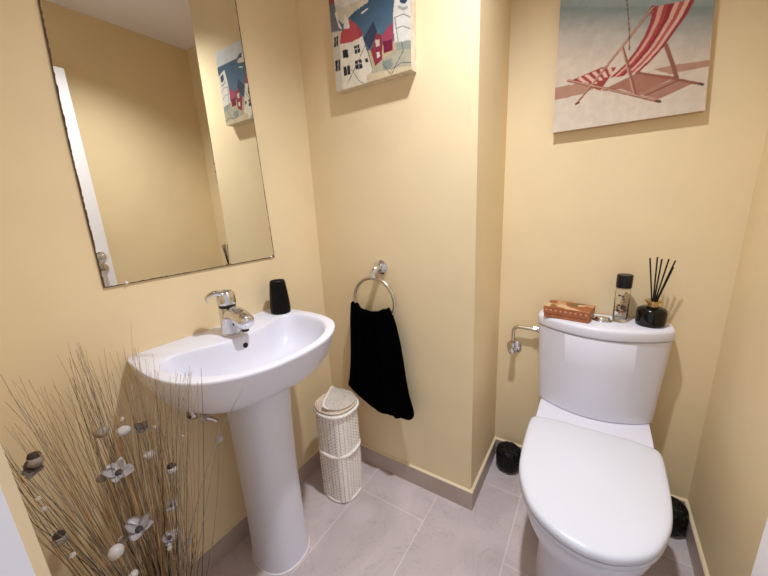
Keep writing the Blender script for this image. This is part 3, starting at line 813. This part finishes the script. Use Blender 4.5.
o = finish('grass_stems', b, smats, root, angle=180); o['kind'] = 'stuff'
def ball(b, c_, r, squash=1., axis=Vector((0, 0, 1)), seg=16):
    lathe(b, [(r * math.sin(PI * k / 10), -r * squash * math.cos(PI * k / 10)) for k in range(11)], c_, seg, axis)
def pod(px, py, d, r, m, capped=False, squash=.85):
    c_ = at(px, py, 0, d); r *= .82; ax = (c_ - P0).normalized()
    ax = (ax + Vector((random.uniform(-.6, .6), random.uniform(-.6, .6), random.uniform(-.3, .3)))).normalized()
    b = nb(); ball(b, c_, r, squash, ax); o = finish('seed_pod', b, m, root, angle=180)
    if capped:
        b = nb(); lathe(b, [(r * .75, r * .45), (r * .78, r * .8), (r * .6, r * 1.25), (r * .2, r * 1.3)], c_, 10, Vector((-.2, .1, 1))); finish('calyx', b, M['podcap'], o)
    b = nb(); add_stem(b, c_ - ax * r * .5, .0014, .05); finish('stem', b, M['stem2'], root, angle=180)
def flower(px, py, d, r, m=None):
    c_ = at(px, py, 0, d); ax = (CAM - c_).normalized() * .6 + Vector((random.uniform(-.5, .5), random.uniform(-.5, .5), random.uniform(-.2, .8))); ax.normalize()
    u = ax.orthogonal().normalized(); w = ax.cross(u)
    b = nb(); ball(b, c_, r * .35, .8, ax, 10); o = finish('silver_flower', b, M['podcap'], root, angle=180)
    for k in range(5):
        a_ = 2 * PI * k / 5 + random.uniform(-.3, .3); dr = u * math.cos(a_) + w * math.sin(a_); sd = ax.cross(dr); L_ = r * random.uniform(.9, 1.35)
        b = nb(); rows = []
        for i in range(7):
            t = i / 6; wd = L_ * .48 * math.sin(PI * (t * .86 + .1)); cc_ = c_ + dr * (L_ * t) + ax * (r * .9 * t * t * (1.2 if k % 2 else .5))
            rows.append([cc_ + sd * (wd * s_) + ax * (abs(s_) ** 2 * wd * .5) for s_ in (-1, -.5, 0, .5, 1)])
        quad_loop(b, rows, False); bmesh.ops.solidify(b, geom=list(b.faces), thickness=.0008)
        finish('petal', b, m or M['petal'], o, angle=180)
    b = nb(); add_stem(b, c_, .0014, .05); finish('stem', b, M['stem2'], root, angle=180)
def bead(px, py, d, r=.0045):
    c_ = at(px, py, 0, d); b = nb(); ball(b, c_, r, 1, seg=12); finish('bead', b, M['bead'], root, angle=180)
for a_ in ((102, 432, .16, .0165, M['podb'], False, .7), (123.5, 431, .2, .0175, M['pod'], False, .75), (149, 455, .22, .015, M['pod']), (172, 470, .28, .0145, M['pod'], True), (102, 478, .14, .013, M['podb']), (60, 540, .26, .0145, M['podb'], True), (116, 552, .32, .0165, M['pod'], False, .95), (122, 540, .28, .011, M['podb']), (188, 542, .2, .0115, M['pod']), (219, 439, .22, .0125, M['pod'], False, 1), (35, 461, .22, .0155, M['podb'], True), (133, 575, .3, .012, M['pod'])): pod(*a_)
for a_ in ((119, 473, .24, .021), (139, 530, .3, .022), (169, 538, .28, .015), (171, 506, .26, .011)): flower(a_[0], a_[1], a_[2], a_[3] * 1.1)
flower(32, 468, .22, .014, M['podb']); flower(142, 428, .22, .013, M['podb'])
for a_ in ((122, 419, .2), (155, 427, .24), (38, 499, .24, .005), (44, 509, .26, .005), (73, 555, .28, .005), (94, 508, .2, .003), (182.6, 436, .28, .005), (170, 548, .3, .006)): bead(*a_)

# ------------------------------------------------------------------ light: one ceiling downlight, faint hall light through the open door
ld_ = bpy.data.lights.new('ceiling_downlight', 'SPOT'); ld_.energy = 119; ld_.color = (.92, .955, 1.)
ld_.spot_size = math.radians(127); ld_.spot_blend = 1; ld_.shadow_soft_size = .032
lo = bpy.data.objects.new('ceiling_downlight', ld_); COL.objects.link(lo); lo.location = (.86, -.38, H - .006)
w = bpy.data.worlds.new('hall_light'); SC.world = w; w.use_nodes = True
bgn = w.node_tree.nodes['Background']; bgn.inputs[0].default_value = (.88, .925, 1, 1); bgn.inputs[1].default_value = .68

cd = bpy.data.cameras.new('camera'); cd.sensor_width = 36; cd.sensor_fit = 'HORIZONTAL'; cd.lens = FPX * 36 / 768; cd.clip_start = .005
co = bpy.data.objects.new('camera', cd); COL.objects.link(co)
co.matrix_world = Matrix(((RGT.x, UPV.x, -FWD.x, CAM.x), (RGT.y, UPV.y, -FWD.y, CAM.y), (RGT.z, UPV.z, -FWD.z, CAM.z), (0, 0, 0, 1)))
SC.camera = co
SC.cycles.diffuse_bounces = 8; SC.cycles.max_bounces = 14
SC.view_settings.view_transform = 'Standard'; SC.view_settings.look = 'None'; SC.view_settings.gamma = 1; SC.view_settings.exposure = 0
SC.view_settings.use_curve_mapping = False
